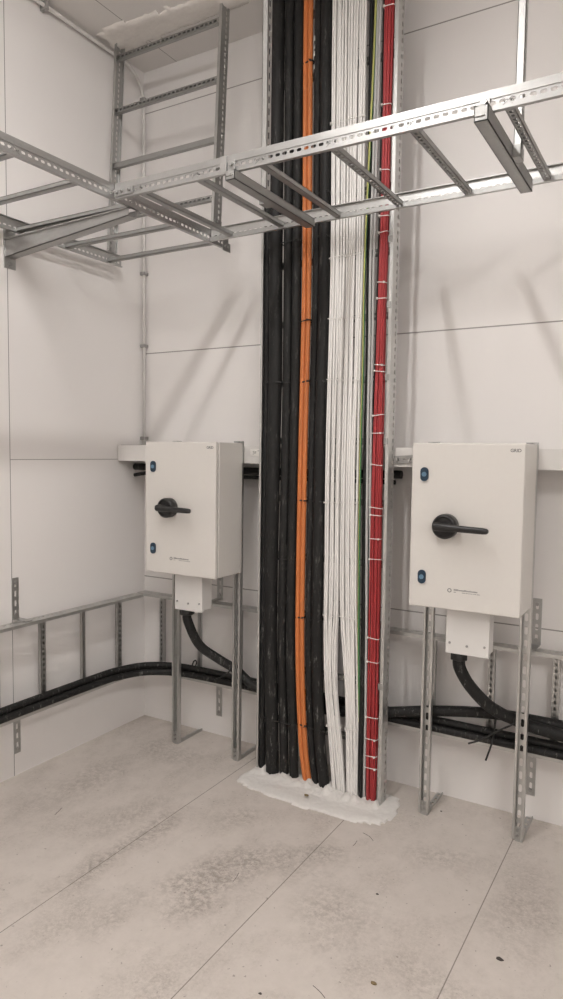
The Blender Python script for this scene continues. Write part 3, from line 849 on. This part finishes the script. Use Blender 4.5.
# loose black ties with long tails on these cables
def tail(pts, label):
    tag(MB().tube(spline(pts, 5), .0036, 6).build('cable_tie', M['black_tie']), label, 'cable tie', 'black ties on the low cables')
tail([(1.905, -.078, .440), (1.905, -.102, .4535), (1.905, -.130, .440), (1.905, -.148, .395), (1.902, -.165, .345), (1.885, -.19, .275)], 'black tie with a tail hanging down below the right cabinet')
tail([(2.012, -.14, .459), (1.986, -.176, .456), (1.984, -.206, .445), (1.94, -.212, .415), (1.87, -.225, .365), (1.828, -.235, .345)], 'black tie with a slanting tail left of the right cabinet\'s right post')
tail([(.700, -.135, .445), (.699, -.170, .446), (.697, -.200, .418), (.665, -.215, .390), (.632, -.225, .372)], 'black tie with a slanting tail at the left cabinet\'s right post')
tail([(.398, -.098, .36), (.400, -.085, .385), (.410, -.082, .392), (.422, -.09, .384), (.424, -.105, .36)], 'small black tie loop on the wall cables behind the left cabinet')

# ------------------------------------------------------------------ bits on the floor and a stamp
def scrap(x, y, s, mat, label, seed, z=0):
    r = random.Random(seed); n = 7
    pts = [(x + s * r.uniform(.6, 1) * math.cos(a), y + s * .7 * r.uniform(.6, 1) * math.sin(a), z + .0004) for a in (2 * math.pi * k / n for k in range(n))]
    tag(MB().prism(pts, (0, 0, s * .25)).build('scrap', mat), label, 'debris', 'scraps on the floor')
scrap(1.197, -.352, .014, M['brown'], 'brown scrap on the white floor filler in front of the cables', 1, .020)
scrap(2.105, -.860, .012, M['dark_scrap'], 'dark scrap on the floor at lower right, beyond the seam', 2)
scrap(1.703, -.140, .006, M['dark_scrap'], 'tiny dark scrap on the floor at the right cabinet\'s left foot bracket', 3)
scrap(1.834, -1.134, .011, M['brown'], 'reddish brown scrap on the open floor, nearest the camera', 4)
scrap(1.588, -1.326, .006, M['dark_scrap'], 'tiny dark scrap on the open floor at the bottom edge of the photo', 5)
scrap(1.69, -.77, .006, M['dark_scrap'], 'tiny dark scrap on the floor in front of the right cabinet', 6)
def floor_line(pts, label):
    tag(MB().tube(spline(pts, 5), .0008, 5).build('wire_scrap', M['dark_scrap']), label, 'debris', 'wire scraps on the floor')
floor_line([(1.251, -.965, .001), (1.247, -.94, .001), (1.240, -.913, .001)], 'short straight wire clipping on the floor, left of the middle seam')
floor_line([(1.695, -1.227, .001), (1.72, -1.236, .001), (1.742, -1.248, .001)], 'thin wire clipping on the floor nearest the camera')
floor_line([(1.499, -.456, .001), (1.53, -.466, .001), (1.554, -.486, .001)], 'curved wire clipping on the floor just before the filler patch')
floor_line([(1.504, -.556, .001), (1.505, -.54, .001), (1.503, -.518, .001)], 'short wire clipping beside the curved one before the filler patch')
floor_line([(.41, -.981, .001), (.40, -.955, .001), (.391, -.929, .001)], 'thin wire clipping on the floor near the left wall')

# ------------------------------------------------------------------ lamps (above the frame)
def lamp(x, y, label, power):
    t = thing('ceiling_light', label, 'lamp', (x, y, 3.29), 'tube lamps on the ceiling')
    MB().box((x - .05, y - .76, 3.300), (x + .05, y + .76, H - .0005), .006).build('housing', M['housing'], t)
    m, nt, b = new_mat('glowing_tube')
    b.inputs['Base Color'].default_value = (.9, .9, .9, 1)
    b.inputs['Emission Color'].default_value = (1.0, .970, .945, 1)
    b.inputs['Emission Strength'].default_value = power / (2 * math.pi * .02 * 1.5 * math.pi)
    MB().cyl((x, y - .75, 3.272), (x, y + .75, 3.272), .02, 16).build('tube', m, t)
    for e in (-.74, .74):
        MB().box((x - .018, y + e - .01, 3.27), (x + .018, y + e + .01, 3.301)).build('tube_holder', M['housing'], t)
    li = bpy.data.lights.new('tube_light', 'AREA'); li.shape = 'RECTANGLE'; li.size = .07; li.size_y = 1.5
    li.energy = power * .85; li.color = (1.0, .972, .948)
    o = bpy.data.objects.new('tube_light', li); COL.objects.link(o); o.parent = t; o.location = (0, 0, -.042)

P0 = 24.5
lamp(1.37, -2.05, 'tube lamp on the ceiling in front of the riser', P0)
lamp(3.75, -3.75, 'added fill tube lamp on the ceiling behind the camera', P0 * 1.75)  # unseen lamp, added as fill to lift the left wall

w = bpy.data.worlds.new('dim_room'); SC.world = w; w.use_nodes = True
w.node_tree.nodes['Background'].inputs[0].default_value = (.9, .88, .85, 1)
w.node_tree.nodes['Background'].inputs[1].default_value = .02

# ------------------------------------------------------------------ camera
cam = bpy.data.cameras.new('camera'); co = bpy.data.objects.new('camera', cam); COL.objects.link(co)
cam.sensor_fit = 'VERTICAL'; cam.sensor_height = 36; cam.lens = 696.2576 / 999 * 36; cam.clip_start = .05
yaw, pit, rol = -0.5338762509, 0.0688183220, 0.0128206877
fw = V((math.sin(yaw) * math.cos(pit), math.cos(yaw) * math.cos(pit), -math.sin(pit)))
r0 = V((math.cos(yaw), -math.sin(yaw), 0)); u0 = r0.cross(fw)
r_ = r0 * math.cos(rol) + u0 * math.sin(rol); u_ = -r0 * math.sin(rol) + u0 * math.cos(rol)
mw = Matrix((r_, u_, -fw)).transposed().to_4x4(); mw.translation = V((2.51945, -2.82270, 1.4445))
co.matrix_world = mw
SC.camera = co

vs = SC.view_settings
vs.view_transform = 'Standard'; vs.look = 'None'; vs.gamma = 1; vs.use_curve_mapping = False; vs.exposure = .05
